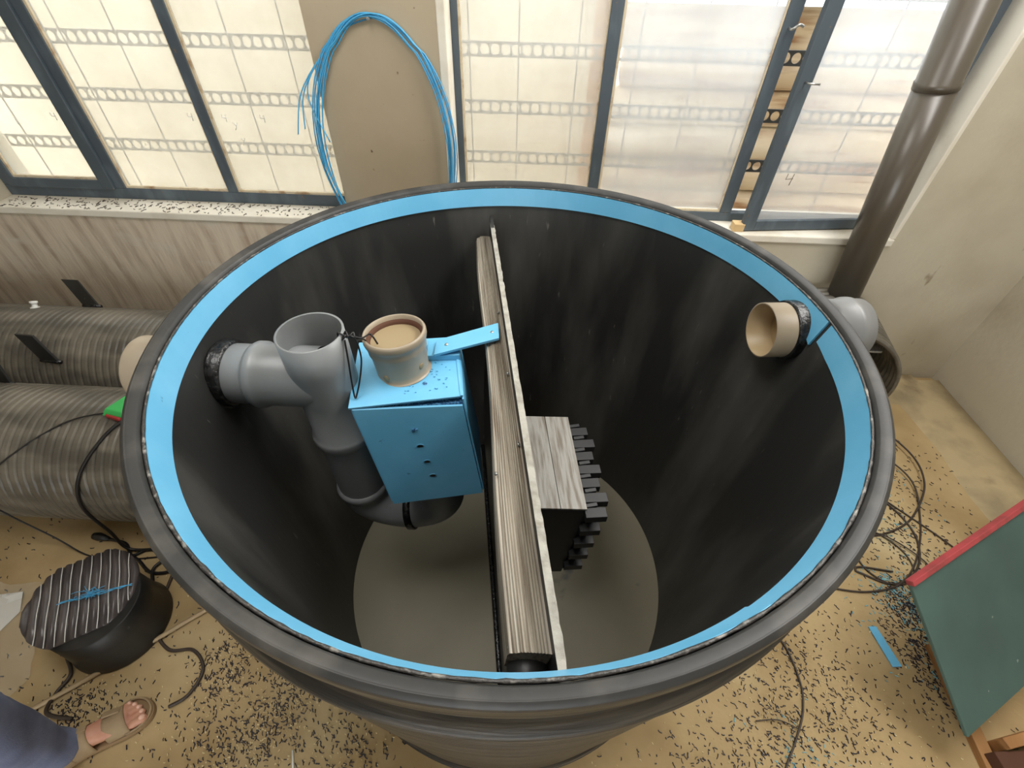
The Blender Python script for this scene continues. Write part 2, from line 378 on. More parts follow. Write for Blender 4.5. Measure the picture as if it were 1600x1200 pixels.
lip = [(.776, 1.338), (.776, 1.3505), (.7755, 1.3520), (.7690, 1.3568), (.7680, 1.3572), (.7668, 1.3560), (.7660, 1.3560), (.7530, 1.3518), (.7520, 1.3510), (.7490, 1.3440), (.7485, 1.3425), (.7480, 1.330)]
MB().lathe(lip, n=160, rf=wob).build('rim_lip', 'lip_hdpe', TK)
inner = [(.7475, 1.345), (.7465, 1.30), (.729, 1.283)]
inner = [(.7475, 1.34), (.7355, 1.285)] + [(.7325 + (.636 - .7325) * t / 12, 1.27 + (.047 - 1.27) * t / 12) for t in range(13)]
MB().lathe(inner, n=160, rf=wob).build('inner_wall', 'black_inner', TK)
MB().disc((0, 0, .044), .640, n=96).build('base_plate', 'base_plate', TK)
# blue band: two strips, the longer one ends in a slanting cut beside the outlet pipe
def band(a0, a1, low0, low1, thick, name='blue_band'):
    n = int(abs(a1 - a0) / 1.5); P = []
    for i in range(n + 1):
        t = i / n; a = R(a0 + (a1 - a0) * t); zt = 1.3395; lo = 1.287 + .0025 * math.sin(3 * a) + low0 * max(0, 1 - t * n / 3) + low1 * max(0, 1 - (1 - t) * n / 3)
        def rr(zz): return (.7475 + (.7345 - .7475) * (1.34 - zz) / .055) * wob(a, zz)
        P.append([((rr(q) - d) * math.cos(a), (rr(q) - d) * math.sin(a), q) for q, d in ((zt, .001), (zt + .001, thick), (lo, thick * (1 + 1.1 * max(0, -math.sin(a)))), (lo, .001))])
    b = MB(); b.grid(P, False, True); b.add(P[0], [(0, 1, 2, 3)]); b.add(P[-1], [(3, 2, 1, 0)])
    return b.build(name, 'blue_pp', TK)
band(2.2, 301, -.016, 0, .0065); band(-59.5, 1.2, 0, .004, .0055)
# ragged weld bead above the band and loose burrs
b = MB(); P = []
n = 360
for i in range(n + 1):
    a = 2 * math.pi * i / n; k = .0022 + .0012 * noise.noise(Vector((math.cos(a) * 40, math.sin(a) * 40, 0)))
    rr = .7445 * wob(a, 1.34); P.append([((rr + k * 1.3 * math.cos(q)) * math.cos(a), (rr + k * 1.3 * math.cos(q)) * math.sin(a), 1.3425 + k * math.sin(q)) for q in (0, 1.05, 2.1, 3.14, 4.2, 5.2)])
b.grid(P, True, True); b.build('weld_bead', 'weld', TK)
# dividing panel
def pt(x, y, z): return (x - CX, y - CY, z)
def pxl(y): return -.138 + (1.60 - y) * .149          # x of the panel top at y
far, near = 1.600, .158
b = MB(); n = 90; P = []
for i in range(n + 1):
    y = far + (near - far) * i / n; zt = 1.232 + .0035 * noise.noise(Vector((y * 45, 1, 0))); th = .011 + .002 * noise.noise(Vector((y * 38, 5, 0)))
    if i < 4: zt += .02 - .005 * i
    x = pxl(y); yb = max(.262, min(1.515, y))
    P.append([pt(x, y, zt), pt(x + th, y, zt), pt(x + th - .055, yb, .05), pt(x - .055, yb, .05)])
b.grid(P, False, True); b.add(P[0], [(3, 2, 1, 0)]); b.add(P[-1], [(0, 1, 2, 3)])
DV = b.build('divider_panel', 'black_hdpe', TK)
b = MB(); P = []
for i in range(n + 1):
    y = far - .01 + (near - far + .01) * i / n; zt = 1.2335 + .0035 * noise.noise(Vector((y * 45, 1, 0))); th = .0125 + .003 * noise.noise(Vector((y * 60, 9, 0)))
    x = pxl(y); P.append([pt(x - .0015, y, zt + .001), pt(x + th, y, zt + .0015), pt(x + th, y, zt - .004), pt(x - .0015, y, zt - .004)])
b.grid(P, False, True); b.build('cut_edge', 'raw_edge', DV)
b = MB(); b.tube([pt(pxl(y) - .062, max(.27, min(1.5, y)), .056) for y in (1.51, 1.2, .9, .6, .27)], .011, 8); b.build('floor_weld', 'weld_black', DV)
# ribbed stiffening beam along the left side of the panel
b = MB(); P = []
ns = 60
for i in range(ns + 1):
    t = i / ns; y = 1.575 + (.222 - 1.575) * t
    xr = pxl(y) - .001; w = .050 + .014 * t + (.004 * math.sin(t * 9)); top = 1.195 - .01 * (1 - t)
    sec = []
    m = 26
    for k in range(m + 1):
        u = k / m; rib = .0016 * (1 if k % 2 else -1) if 2 < k < m - 1 else 0
        bow = .010 * (1 - (2 * u - 1) ** 2)
        if k > m - 6: bow -= .006
        sec.append(pt(xr - w * u, y, top + rib + bow * .5 - .004 * u))
    sec += [pt(xr - w - .004, y, top - .02), pt(xr - w + .004 - .012 * t, y, top - .075), pt(xr - .008, y, top - .085)]
    P.append(sec)
b.grid(P, False, True); b.add(P[0], [tuple(range(len(P[0])))[::-1]]); b.add(P[-1], [tuple(range(len(P[0])))])
turn(b.build('ribbed_beam', 'ribbed_board', DV), R(8.47))
b = MB(); b.tube([pt(pxl(.24) - .036, .245, 1.135), pt(pxl(.20) - .04, .205, 1.12), pt(pxl(.19) - .04, .187, 1.10)], .034, 20); b.build('beam_stub', 'black_hdpe', DV)
for y, dx, z_ in ((.545, .062, 1.196), (.232, .066, 1.18), (.62, .008, 1.2), (.84, .01, 1.2), (1.1, .012, 1.195)):
    MB().lathe([(.0001, .004), (.0035, .003), (.004, 0)], pt(pxl(y) - dx, y, z_), 10).build('screw', 'steel', DV)

# ================================================================== INLET PIPE WITH TEE
TX, TY = -.496, .832
IN = thing('drain_pipe', 'grey plastic drain pipe with an open upright tee welded through the tank wall', 'pipe', (TX, TY, .56))
def loc(pts): return rel(pts, (TX, TY, .56))
def lathe_at(o, prof, c, axis=None, n=56): return MB().lathe(prof, rel([c], o)[0], n, axis=axis)
O3 = (TX, TY, .56)
rp = .077
b = MB(); b.lathe([(rp - .0045, 1.312), (rp + .0005, 1.312), (rp + .001, 1.22), (rp, 1.12), (rp, .985), (rp + .006, .982), (rp + .008, .972), (rp + .008, .955), (rp + .004, .947), (rp + .001, .944)], loc([(TX, TY, 0)])[0], 64)
b.lathe([(rp - .0045, 1.312), (rp - .006, .9)], loc([(TX, TY, 0)])[0], 64)
b.build('tee_body', 'grey_pvc', IN)
b = MB(); b.lathe([(rp, .0), (rp + .003, .002), (rp + .008, .012), (rp + .008, .028), (rp + .002, .034), (rp + .001, .17)], loc([(-.672, TY, 1.168)])[0], 64, axis=(1, 0, 0)).build('tee_branch', 'grey_pvc', IN)
b = MB(); b.lathe([(rp - .005, -.0), (rp - .001, 0), (rp - .001, .20)], loc([(-.862, TY, 1.168)])[0], 64, axis=(1, 0, 0))
b.lathe([(rp - .005, -.0), (rp - .006, .3)], loc([(-.862, TY, 1.168)])[0], 64, axis=(1, 0, 0)); b.build('inlet_pipe', 'grey_pvc', IN)
b = MB(); b.lathe([(rp, 0), (rp + .009, .001), (rp + .011, .006), (rp + .008, .01), (rp + .010, .016), (rp + .007, .021), (rp + .008, .027), (rp + .004, .031), (rp, .033)], loc([(-.752, TY, 1.168)])[0], 56, axis=(1, 0, 0))
b.tube([(-.752 - TX - .0 + .01 * math.sin(i), -.0 + .086 * math.cos(i * .5 + 3.1), 1.168 - .56 + .086 * math.sin(i * .5 + 3.1)) for i in range(5)], .010, 8)
b.build('wall_seal', 'weld_black', IN)
b = MB(); b.lathe([(.0001, .03), (.074, .03), (.078, .0), (.084, -.001), (.086, .003), (.086, .06), (.081, .066), (.080, .12)], loc([(-.955, TY, 1.168)])[0], 56, axis=(1, 0, 0)); b.build('end_cap', 'cap_pvc', IN)
dp = rp - .003
b = MB(); b.tube(loc([(TX, TY, .96), (TX, TY, .70)]), dp, 48, False); b.build('down_pipe', 'grey_pvc', IN)
b = MB(); b.lathe([(dp, .715), (dp + .007, .712), (dp + .009, .702), (dp + .008, .688), (dp + .001, .682)], loc([(TX, TY, 0)])[0], 56)
BX = -.245
pts = [(TX, TY, .70)]
mid = (TX + BX) / 2; rad = (BX - TX) / 2
for i in range(0, 25):
    a = math.pi * i / 24; pts.append((mid - rad * math.cos(a), TY, .668 - .095 * math.sin(a)))
pts.append((BX, TY, .79)); b.tube(loc(pts), dp, 40, False)
b.build('return_bend', 'grey_pvc', IN)
b = MB(); b.lathe([(dp, -.012), (dp + .008, -.010), (dp + .008, .010), (dp, .012)], loc([(mid + .02, TY, .574)])[0], 48, axis=(1, 0, .12)).build('bend_joint', 'weld_black', IN)

# ================================================================== BLUE BOX
A0 = [(-.353, .705), (-.100, .757), (-.140, 1.00), (-.395, .955)]     # bottom near-left, near-right, far-right, far-left
A1 = [(-.409, .748), (-.146, .797), (-.187, 1.030), (-.452, .985)]    # top
BXO = thing('plastic_box', 'light blue plastic box hung in the tank with a short round pipe on its lid', 'box', (-.28, .86, .79))
BO = (-.28, .86, .79)
def V3(p, z): return (p[0], p[1], z)
def lerp(a, b, t): return tuple(a[i] + (b[i] - a[i]) * t for i in range(len(a)))
zb, zt = .81, 1.135
b = MB(); b.hexa(rel([V3(p, zb) for p in A0], BO), rel([V3(p, zt) for p in A1], BO)); b.build('box_core', 'blue_dark', BXO)
# front plate a few millimetres proud, leaving the dark gap under the lid
n_ = Vector((.195, -.98, 0)).normalized()
def plate(pa, pb, qa, qb, z0, z1a, z1b, nrm, th, name, ext=0):
    nrm = Vector(nrm); B = [V3(pa, z0), V3(pb, z0)]; T = [(*lerp(pa, qa, 1), z1a), (*lerp(pb, qb, 1), z1b)]
    b = MB(); b.hexa(rel([Vector(B[0]) + nrm * th, Vector(B[1]) + nrm * th, B[1], B[0]], BO), rel([Vector(T[0]) + nrm * th, Vector(T[1]) + nrm * th, T[1], T[0]], BO))
    return b.build(name, 'blue_pp', BXO, bevel=.001)
FP = plate(A0[0], A0[1], A1[0], A1[1], zb - .012, 1.148, 1.129, (.195, -.98, -.11), .006, 'front_plate')
plate(A0[1], A0[2], A1[1], A1[2], zb - .005, 1.147, 1.147, (.98, .16, 0), .005, 'side_plate')
plate(A0[3], A0[0], A1[3], A1[0], zb - .005, 1.147, 1.147, (-.98, -.16, 0), .005, 'side_plate')
plate(A0[2], A0[3], A1[2], A1[3], zb - .005, 1.147, 1.147, (-.17, .98, 0), .005, 'back_plate')
T1 = [(A1[0][0] - .006, A1[0][1] - .006), (A1[1][0] + .001, A1[1][1] + .004), (A1[2][0] + .002, A1[2][1] + .004), (A1[3][0] - .006, A1[3][1] + .004)]
b = MB(); b.hexa(rel([V3(p, 1.148) for p in T1], BO), rel([V3(p, 1.154) for p in T1], BO)); b.build('lid', 'blue_pp', BXO, bevel=.001)
b = MB(); b.hexa(rel([(-.150, .80, 1.1535), (-.143, .80, 1.1535), (-.184, 1.0, 1.1535), (-.191, 1.0, 1.1535)], BO), rel([(-.150, .80, 1.157), (-.143, .80, 1.157), (-.184, 1.0, 1.157), (-.191, 1.0, 1.157)], BO)); b.build('corner_weld', 'blue_pp', BXO)
# drilled holes in the front plate
def fr(u, w):                                # u across 0..1, w down from top 0..1
    a = Vector(V3(A1[0], 1.148)).lerp(Vector(V3(A1[1], 1.14)), u); c = Vector(V3(A0[0], zb)).lerp(Vector(V3(A0[1], zb)), u)
    return a.lerp(c, w) + Vector((.195, -.98, -.11)) * .0068
fn = (.195, -.98, -.12)
for (u, w) in ((.49, .40), (.505, .575), (.515, .74)):
    c = fr(u, w); b = MB(); b.disc(rel([c], BO)[0], .0075, fn, 20); h = b.build('drill_hole', 'black_rubber', BXO)
    b = MB(); b.lathe([(.0075, -.001), (.009, .0006), (.0095, -.001)], rel([c], BO)[0], 20, axis=fn).build('hole_rim', 'blue_pp', h)
b = MB()
for i in range(9):
    c = fr(.47 + .045 * rnd.random(), .215 + .03 * rnd.random()); b.obox(rel([c], BO)[0], (.005 * rnd.random() + .001, 0, .002), (0, .0015, 0), (0, 0, .0012))
b.build('drill_scratches', 'blue_dark', BXO)
# burrs and chips on lid
b = MB()
for i in range(46):
    u, v = rnd.random() * .95, rnd.random() * .98
    p = Vector((A1[0][0], A1[0][1], 0)).lerp(Vector((A1[1][0], A1[1][1], 0)), .45 + .5 * u); q = Vector((A1[3][0], A1[3][1], 0)).lerp(Vector((A1[2][0], A1[2][1], 0)), .45 + .5 * u)
    c = p.lerp(q, .12 + .6 * v); s_ = .0008 + .0016 * rnd.random(); b.obox(rel([(c.x, c.y, 1.155 + s_ * .5)], BO)[0], (s_, s_ * .4, 0), (-s_ * .4, s_ * .8, 0), (0, s_ * .2, s_ * .7))
tag(b.build('plastic_burrs', 'blue_pp', BXO), kind='stuff')
c = (-.246, .838, 1.1545); b = MB(); b.disc(rel([c], BO)[0], .0065, (0, 0, 1), 20); b.build('drill_hole', 'blue_dark', BXO)
# short pipe on the lid with collar and recessed plug
CB = Vector((-.313, .895, 1.150)); ax = Vector((-.07, .05, 1)).normalized()
b = MB(); cr = .068
b.lathe([(cr + .006, .0), (cr + .004, .002), (cr, .004), (cr, .018), (cr + .001, .040), (cr + .002, .062), (cr + .0055, .072), (cr + .0065, .084), (cr + .0055, .094), (cr + .010, .100), (cr + .0115, .106), (cr + .0115, .116), (cr + .009, .121), (cr + .0065, .122), (cr + .0035, .121), (cr + .003, .10)], rel([CB], BO)[0], 72, axis=ax)
cp = b.build('lid_pipe', 'cap_pvc', BXO)
b = MB(); b.lathe([(cr + .0035, .1205), (cr + .003, .10)], rel([CB], BO)[0], 72, axis=ax); b.lathe([(cr + .003, .109), (cr - .004, .107), (cr - .005, .096)], rel([CB], BO)[0], 72, axis=ax); b.build('seal_ring', 'wood_dark', cp)
b = MB(); b.disc(rel([CB + ax * .098], BO)[0], cr + .002, ax, 64); b.build('plug', 'cap_plug', cp)
for az_, hh in ((-112, .022), (-28, .040)):
    d = Vector((math.cos(R(az_)), math.sin(R(az_)), .0)); c = CB + ax * hh + d * (cr + .0018)
    b = MB(); b.lathe([(.0001, .0006), (.0075, .0006), (.0085, 0), (.0085, -.004)], rel([c], BO)[0], 24, axis=d); b.build('side_hole', 'cap_plug', cp)
# bracket bolting the box to the beam
BR = [(-.255, .925), (-.168, .934), (-.178, 1.012), (-.262, .99)]
b = MB(); b.hexa(rel([V3(p, 1.1545) for p in BR], BO), rel([V3(p, 1.172) for p in BR], BO)); br = b.build('bracket_block', 'blue_pp', BXO, bevel=.0015)
B2 = [(-.228, .922), (-.071, .966), (-.077, 1.030), (-.180, 1.000), (-.232, .985)]
b = MB(); b.hexa(rel([(-.234, .921, 1.173), (-.064, .964, 1.204), (-.071, 1.030, 1.204), (-.236, .982, 1.173)], BO), rel([(-.234, .921, 1.181), (-.064, .964, 1.212), (-.071, 1.030, 1.212), (-.236, .982, 1.181)], BO))
sp = b.build('bracket_strap', 'blue_pp', BXO, bevel=.001)
for (x, y, z_) in ((-.205, .958, 1.1875), (-.085, .992, 1.2085)):
    MB().lathe([(.0001, .0035), (.004, .003), (.0055, 0)], rel([(x, y, z_ - .0015)], BO)[0], 16).build('screw', 'steel', sp)

# wire tying tee and lid pipe together
b = MB()
def wpath(*p): b.tube(spline(p, 10), .0022, 8)
tx, ty, tz = TX + .073, TY - .004, 1.308
wpath((tx - .006, ty, 1.300), (tx - .003, ty - .002, 1.318), (tx + .008, ty - .004, 1.314), (tx + .020, ty, 1.306), (tx + .034, ty + .004, 1.302), (tx + .046, ty + .01, 1.296), (-.372, .868, 1.283), (-.362, .862, 1.283), (-.352, .858, 1.262))
wpath((tx + .004, ty - .006, 1.30), (tx + .012, ty + .006, 1.316), (tx + .022, ty - .006, 1.310), (tx + .030, ty + .006, 1.314), (tx + .036, ty - .004, 1.30), (-.382, .86, 1.272), (-.376, .852, 1.245))
for q in range(3): b.tube([(tx + .010 + .010 * q + .006 * math.cos(i), ty + .008 * math.sin(i), 1.307 + .007 * math.cos(i + q)) for i in range(7)], .0022, 8)
wpath((tx + .010, ty - .006, 1.300), (tx + .012, ty - .022, 1.25), (tx + .013, ty - .038, 1.20), (tx + .016, ty - .052, 1.165), (tx + .020, ty - .058, 1.160))
wpath((tx + .036, ty - .002, 1.296), (tx + .040, ty - .012, 1.25), (tx + .032, ty - .034, 1.20), (tx + .022, ty - .052, 1.165), (tx + .020, ty - .058, 1.160))
tag(b.build('wire_tie', 'black_rubber'), 'twisted black wire tying the upright grey pipe to the short lid pipe', 'wire')

# ================================================================== FILTER BOX
FO = (.09, .92, .30)
FB = thing('filter_box', 'grey-topped black box of plastic filter media fixed to the right of the divider', 'filter box', FO)
zT, zB = .75, .30
def pf(y, z): return -.138 + (1.60 - y) * .149 + .012 - .055 * (1.232 - z) / 1.18
tn, tf = (.214, .742), (.171, 1.108); bn, bf = (.178, .748), (.150, 1.08)
b = MB(); b.hexa(rel([(pf(.735, zB) + .001, .735, zB), (bn[0], bn[1], zB), (bf[0], bf[1], zB), (pf(1.08, zB) + .001, 1.08, zB)], FO), rel([(pf(.735, zT) + .001, .735, zT - .008), (tn[0] - .002, tn[1] + .002, zT - .008), (tf[0] - .002, tf[1], zT - .008), (pf(1.1, zT) + .001, 1.10, zT - .008)], FO))
b.build('box_shell', 'black_filter', FB, bevel=.002)
def ft(u, v):
    a = Vector((pf(.735, zT) + .001, .735, 0)).lerp(Vector((tn[0], tn[1], 0)), u); c = Vector((pf(1.1, zT) + .001, 1.10, 0)).lerp(Vector((tf[0], tf[1], 0)), u); return a.lerp(c, v)
for u0, u1 in ((0, .655), (.662, 1)):
    q = [ft(u0, 0), ft(u1, 0), ft(u1, 1), ft(u0, 1)]
    b = MB(); b.hexa(rel([(p.x, p.y, zT - .008) for p in q], FO), rel([(p.x, p.y, zT) for p in q], FO)); turn(b.build('top_board', 'grey_board', FB, bevel=.001), R(6.7))
b = MB()
ny, nz_ = 7, 10
for j in range(nz_):
    w = j / (nz_ - 1); z = zT - .03 - w * (zT - zB - .06)
    for i in range(ny):
        v = (i + .5 * (j % 2)) / ny
        if v > 1: continue
        top = Vector((tn[0], tn[1], 0)).lerp(Vector((tf[0], tf[1], 0)), v); bot = Vector((bn[0], bn[1], 0)).lerp(Vector((bf[0], bf[1], 0)), v)
        c = top.lerp(bot, w); dx = .040 + .014 * (i % 2) - (.018 * (j % 2)); hy = .0165
        c = Vector((c.x + dx / 2 + .008, c.y, z))
        b.obox(rel([c], FO)[0], (dx / 2 + .012, .0025, .002), (-.002, hy, 0), (0, 0, .0150))
        b.obox(rel([c + Vector((-.012, .023, .006))], FO)[0], (.018, .004, 0), (-.001, .006, 0), (0, 0, .013))
b.build('filter_media', 'black_filter', FB, bevel=.0012)

# ================================================================== OUTLET PIPE
OM = Vector((.618, .995, 1.250)); OA = Vector((1, .10, -.01)).normalized()
OU = thing('outlet_pipe', 'short grey outlet pipe with beige inside, sticking through the right tank wall', 'pipe', tuple(OM))
b = MB(); ro = .071
b.lathe([(ro - .003, 0), (ro, 0), (ro, .22)], (0, 0, 0), 64, axis=OA); b.build('pipe_wall', 'cap_pvc', OU)
b = MB(); b.lathe([(ro - .003, 0), (ro - .0045, .0005), (ro - .005, .12), (ro - .005, .25)], (0, 0, 0), 64, axis=OA); b.disc(OA * .07, ro - .004, OA); b.build('pipe_bore', 'beige_pvc', OU)
b = MB(); b.lathe([(ro, .055), (ro + .005, .056), (ro + .006, .062), (ro + .006, .088), (ro + .012, .094), (ro + .012, .106), (ro, .112)], (0, 0, 0), 64, axis=OA); b.build('wall_seal', 'weld_black', OU)
b = MB(); b.lathe([(ro, .165), (ro + .008, .17), (ro + .0085, .205), (ro + .013, .211), (ro + .013, .225), (ro + .009, .231), (ro + .009, .252), (ro + .002, .254), (ro, .24)], (0, 0, 0), 64, axis=OA)
b.build('socket', 'grey_pvc_dark', OU)

# ================================================================== CORRUGATED PIPES ON THE LEFT
def corr_pipe(x0, x1, Y, r, label, capend):
    t = thing('corrugated_pipe', label, 'pipe', ((x0 + x1) / 2, Y, 0)); O = ((x0 + x1) / 2, Y, 0)
    pitch = .034; n = 72; steps = int((x1 - x0) / pitch * 8); P = []
    for i in range(steps + 1):
        x = x0 + (x1 - x0) * i / steps; row = []
        for k in range(n):
            a = 2 * math.pi * k / n; ph = ((x - .42 * pitch * a / math.pi - .12 * (math.sin(a)) * 0) / pitch) % 1
            d = -.006 if ph < .13 else (-.003 if ph < .24 else 0)
            row.append((x - O[0], (r + d) * math.cos(a), r + (r + d) * math.sin(a)))
        P.append(row)
    b = MB(); b.grid(P, True, True); b.build('ribbed_wall', 'corrugated', t)
    for xe, sg in ((x1, 1), (x0, -1)):
        b = MB(); b.lathe([(r - .03, -.5 * sg), (r - .03, 0), (r - .004, 0)], (xe - O[0], 0, r), 64, axis=(1, 0, 0)); b.build('end_ring', 'black_hdpe', t)
    return t, O
p2, O2 = corr_pipe(-4.0, -1.15, 1.765, .288, 'black ribbed pipe lying against the wall under the left window', True)
p1, O1 = corr_pipe(-4.0, -1.05, 1.185, .290, 'black ribbed pipe lying on the floor, nearer the camera with cable over it', False)
def lug(t, O, base, up, wdir, h, w):
    base = Vector(base) - Vector(O); up = Vector(up).normalized(); wd = Vector(wdir).normalized(); th = up.cross(wd).normalized()
    b = MB(); b.obox(base + up * h * .5, wd * w * .5, th * .005, up * h * .5); b.build('lug', 'black_hdpe', t, bevel=.001)
    b = MB(); b.tube([base - wd * w * .55, base, base + wd * w * .6], .009, 8); b.build('lug_weld', 'weld_black', t)
lug(p2, O2, (-2.27, 1.93, .530), (-.42, .30, .42), (1, -.02, 0), .17, .085)
lug(p2, O2, (-2.23, 1.55, .484), (-.25, .10, .9), (1, -.08, 0), .15, .09)
lug(p1, O1, (-2.29, 1.37, .510), (-.25, .35, .9), (1, -.08, 0), .13, .09)
b = MB(); bc = Vector((-2.50, 1.86, .556)) - Vector(O2); b.lathe([(.02, -.01), (.02, .004), (.012, .006), (.012, .022), (.017, .024), (.017, .034), (.0001, .036)], bc, 16, axis=(0, .4, .9)); b.build('valve_stub', 'white_plastic', p2)

# ================================================================== RIGHT CORNER: leaning pipe, ribbed ring
LP = thing('leaning_pipe', 'tall brown-grey plastic pipe leaning against the wall by the open window', 'pipe', (1.66, 2.12, .65))
LO = (1.66, 2.12, .65)
p0 = Vector((1.735, 2.125, 0)); pv = (Vector((1.515, 2.150, 1.749)) - Vector((1.652, 2.14, .665))).normalized()
def lpq(z): return p0 + pv * (z / pv.z)
b = MB(); b.tube(rel([lpq(.655), lpq(1.6)], LO), .074, 48); b.build('pipe_wall', 'pipe_grey_brown', LP)
b = MB(); b.tube(rel([lpq(1.575), lpq(1.6), lpq(1.602), lpq(2.9)], LO), [.0765, .0775, .0745, .0745], 48); b.build('pipe_wall', 'pipe_grey_brown', LP)
RG = thing('ribbed_pipe_piece', 'short open piece of wide black ribbed pipe lying behind the outlet pipe', 'pipe', (1.555, 1.80, 0))
RR = .332; pr = []; z = 0
while z < .37: pr += [(RR - .008, z), (RR, z + .005), (RR, z + .024), (RR - .008, z + .029)]; z += .036
L_ = z
MB().lathe(pr, (0, 0, RR), 96, axis=(.2, 1, 0)).build('outer_wall', 'corrugated', RG)
pin = []; z = 0
while z < .37: pin += [(RR - .02, z), (RR - .014, z + .007), (RR - .014, z + .02), (RR - .02, z + .027)]; z += .036
MB().lathe([(RR - .008, 0)] + pin + [(RR - .01, L_)], (0, 0, RR), 96, axis=(.2, 1, 0)).build('inner_wall', 'corrugated', RG)
OC = thing('plastic_offcut', 'brown-grey plastic offcut with a pale ledge standing inside the wide ribbed pipe piece', 'offcut', (1.63, 1.90, .03))
MB().box(-.10, .12, -.02, .02, 0, .50).build('board', 'pipe_grey_brown', OC, bevel=.003)
MB().box(-.12, .14, -.07, -.02, .49, .502).build('ledge', 'grey_board', OC, bevel=.002)

# ================================================================== COIL OF BLUE LINE ON THE PILLAR
b = MB()
for s_ in range(9):
    cx = -.645 + rnd.uniform(-.012, .012); A = .285 + rnd.uniform(-.016, .022); Bz = .50 + rnd.uniform(-.03, .03); top = 1.742 + rnd.uniform(-.006, .006); pts = []
    for i in range(73):
        a = 2 * math.pi * i / 72; q = math.sin(a); wx = A * (1 + .10 * (1 if math.cos(a) < 0 else 0) * max(0, math.cos(2 * (a - math.pi)) * .6)) * (.94 if q > .8 else 1)
        pts.append((cx + wx * math.cos(a) + rnd.uniform(-.001, .001) + (.03 * math.sin(a * 2 + s_) * .25), YW - .012 - .003 * (s_ % 5) - .02 * (1 - q), top - Bz + Bz * q))
    b.tube(pts, .0028, 6, False)
for (e, w) in (((-1.036, 2.2, 1.318), .05), ((-.998, 2.2, 1.34), .03), ((-.90, 2.2, 1.29), .0)):
    b.tube(spline([(-.60, YW - .012, 1.738), (-.74, YW - .014, 1.70), (-.87, YW - .02, 1.60), (-.955 - w * .6, YW - .03, 1.47), e]), .0026, 6)
tag(b.build('line_coil', 'blue_line'), 'coil of thin light blue plastic line hung on the pillar between the windows', 'coil')
b = MB(); b.tube([(-.645, YW + .01, 1.728), (-.645, YW - .04, 1.732)], .0035, 8); b.disc((-.645, YW - .04, 1.732), .006, (0, -1, 0), 12)
tag(b.build('wall_nail', 'steel'), 'steel nail in the pillar holding the blue coil', 'nail')

# ================================================================== BLACK STOOL-LIKE DRUM WITH STRIPED TOP
DC = (-1.52, .575, 0)
DR = thing('plastic_drum', 'low black plastic drum with a ridged striped top beside the foot', 'drum', DC)
ex = lambda a, z: 1 + .13 * math.cos(2 * (a - R(100))) * 0 + .0
b = MB(); b.lathe([(.168, 0), (.172, .01), (.165, .03), (.158, .12), (.155, .205), (.150, .208)], (0, 0, 0), 72); b.disc((0, 0, .001), .168); b.disc((0, 0, .206), .152, n=64)
b.build('drum_body', 'black_hdpe', DR)
TOPR = .178
RT = R(32)
b = MB(); P = []; nx = 120
for i in range(nx + 1):
    x = -TOPR + 2 * TOPR * i / nx; h = math.sqrt(max(0, TOPR ** 2 - x * x)); h = min(h, .158)
    u = ((x + .5) / .031) % 1; zz = .209 + (.009 * math.sin(math.pi * min(1, u / .85)) if u < .85 else .0)
    if x < -TOPR * .93: h = max(h, .03)
    row = [(x, -h, .2), (x, -h, zz), (x, -h * .3, zz), (x, h * .4, zz), (x, h, zz), (x, h, .2)]; P.append(row)
b.grid(P, True); o = b.build('ridged_top', 'stripe_ridge', DR); o.rotation_euler = (0, 0, RT); o.location = (-.055, .03, 0)
tp = o
b = MB()
for i in range(11):
    x = -.5 + .031 * (11 + i) + .0265; h = math.sqrt(max(.0001, TOPR ** 2 - x * x)); h = min(h, .158)
    if abs(x) > TOPR - .004: continue
    b.tube([(x + .0015 * math.sin(k * 1.3 + i), -h + 2 * h * k / 8, .2125) for k in range(9)], .0017, 6)
b.build('highlight_lines', 'white_plastic', tp)  # thin white tubes stand in for the highlights along the ridges
b = MB()
for sx_, sy_, ex_ in ((0, 0, 0), (0, .004, 1), (.004, -.004, 2)):
    pts = [(-.105 + .018 * k + rnd.uniform(-.002, .002), -.01 + .007 * k + rnd.uniform(-.006, .006), .2235 + rnd.uniform(0, .006)) for k in range(13)]
    b.tube(spline(pts, 4), .0014, 5)
for k in range(26):
    c = Vector((-.02 + rnd.gauss(0, .022), .035 + rnd.gauss(0, .009), .224)); d = Vector((rnd.uniform(-1, 1), rnd.uniform(-.6, .6), rnd.uniform(-.1, .3))) * .022
    b.tube(spline([c - d, c + Vector((0, 0, .006)), c + d]), .0012, 5)
o = b.build('string_tangle', 'blue_line'); o.location = (DC[0], DC[1], 0); tag(o, 'tangle of light blue string lying on the striped drum top', 'string')

# ================================================================== CABLES, HOSE, STRIPS ON THE FLOOR
def cable(name, pts, r, m, label, cat, group=None, k=10):
    return tag(MB().tube(spline(pts, k), r, 8).build(name, m), label, cat, group)
cable('hose', [(-.76, .99, .012), (-1.0, .83, .012), (-1.24, .629, .012), (-1.43, .466, .012), (-1.617, .318, .012), (-1.78, .20, .012), (-2.0, .05, .012)], .0085, 'hose', 'thin beige hose running straight across the floor past the drum', 'hose')
cable('floor_cable', [(-1.45, .85, .008), (-1.40, .60, .008), (-1.30, .50, .008), (-1.2, .50, .008), (-1.13, .44, .008), (-1.14, .36, .008), (-1.19, .32, .008)], .006, 'dark_wire', 'dark flexible cable looping on the floor in front of the sandal', 'cable')
cable('floor_cable', [(-1.70, .50, .008), (-1.66, .46, .012), (-1.60, .40, .01), (-1.61, .34, .008), (-1.59, .28, .02), (-1.50, .27, .008)], .0065, 'dark_wire', 'dark cable emerging below the near left side of the drum', 'cable')
pc = thing('power_cord', 'black power cord with plug looped on the floor behind the drum', 'cord', (-1.80, .93, 0))
PO = (-1.80, .93, 0)
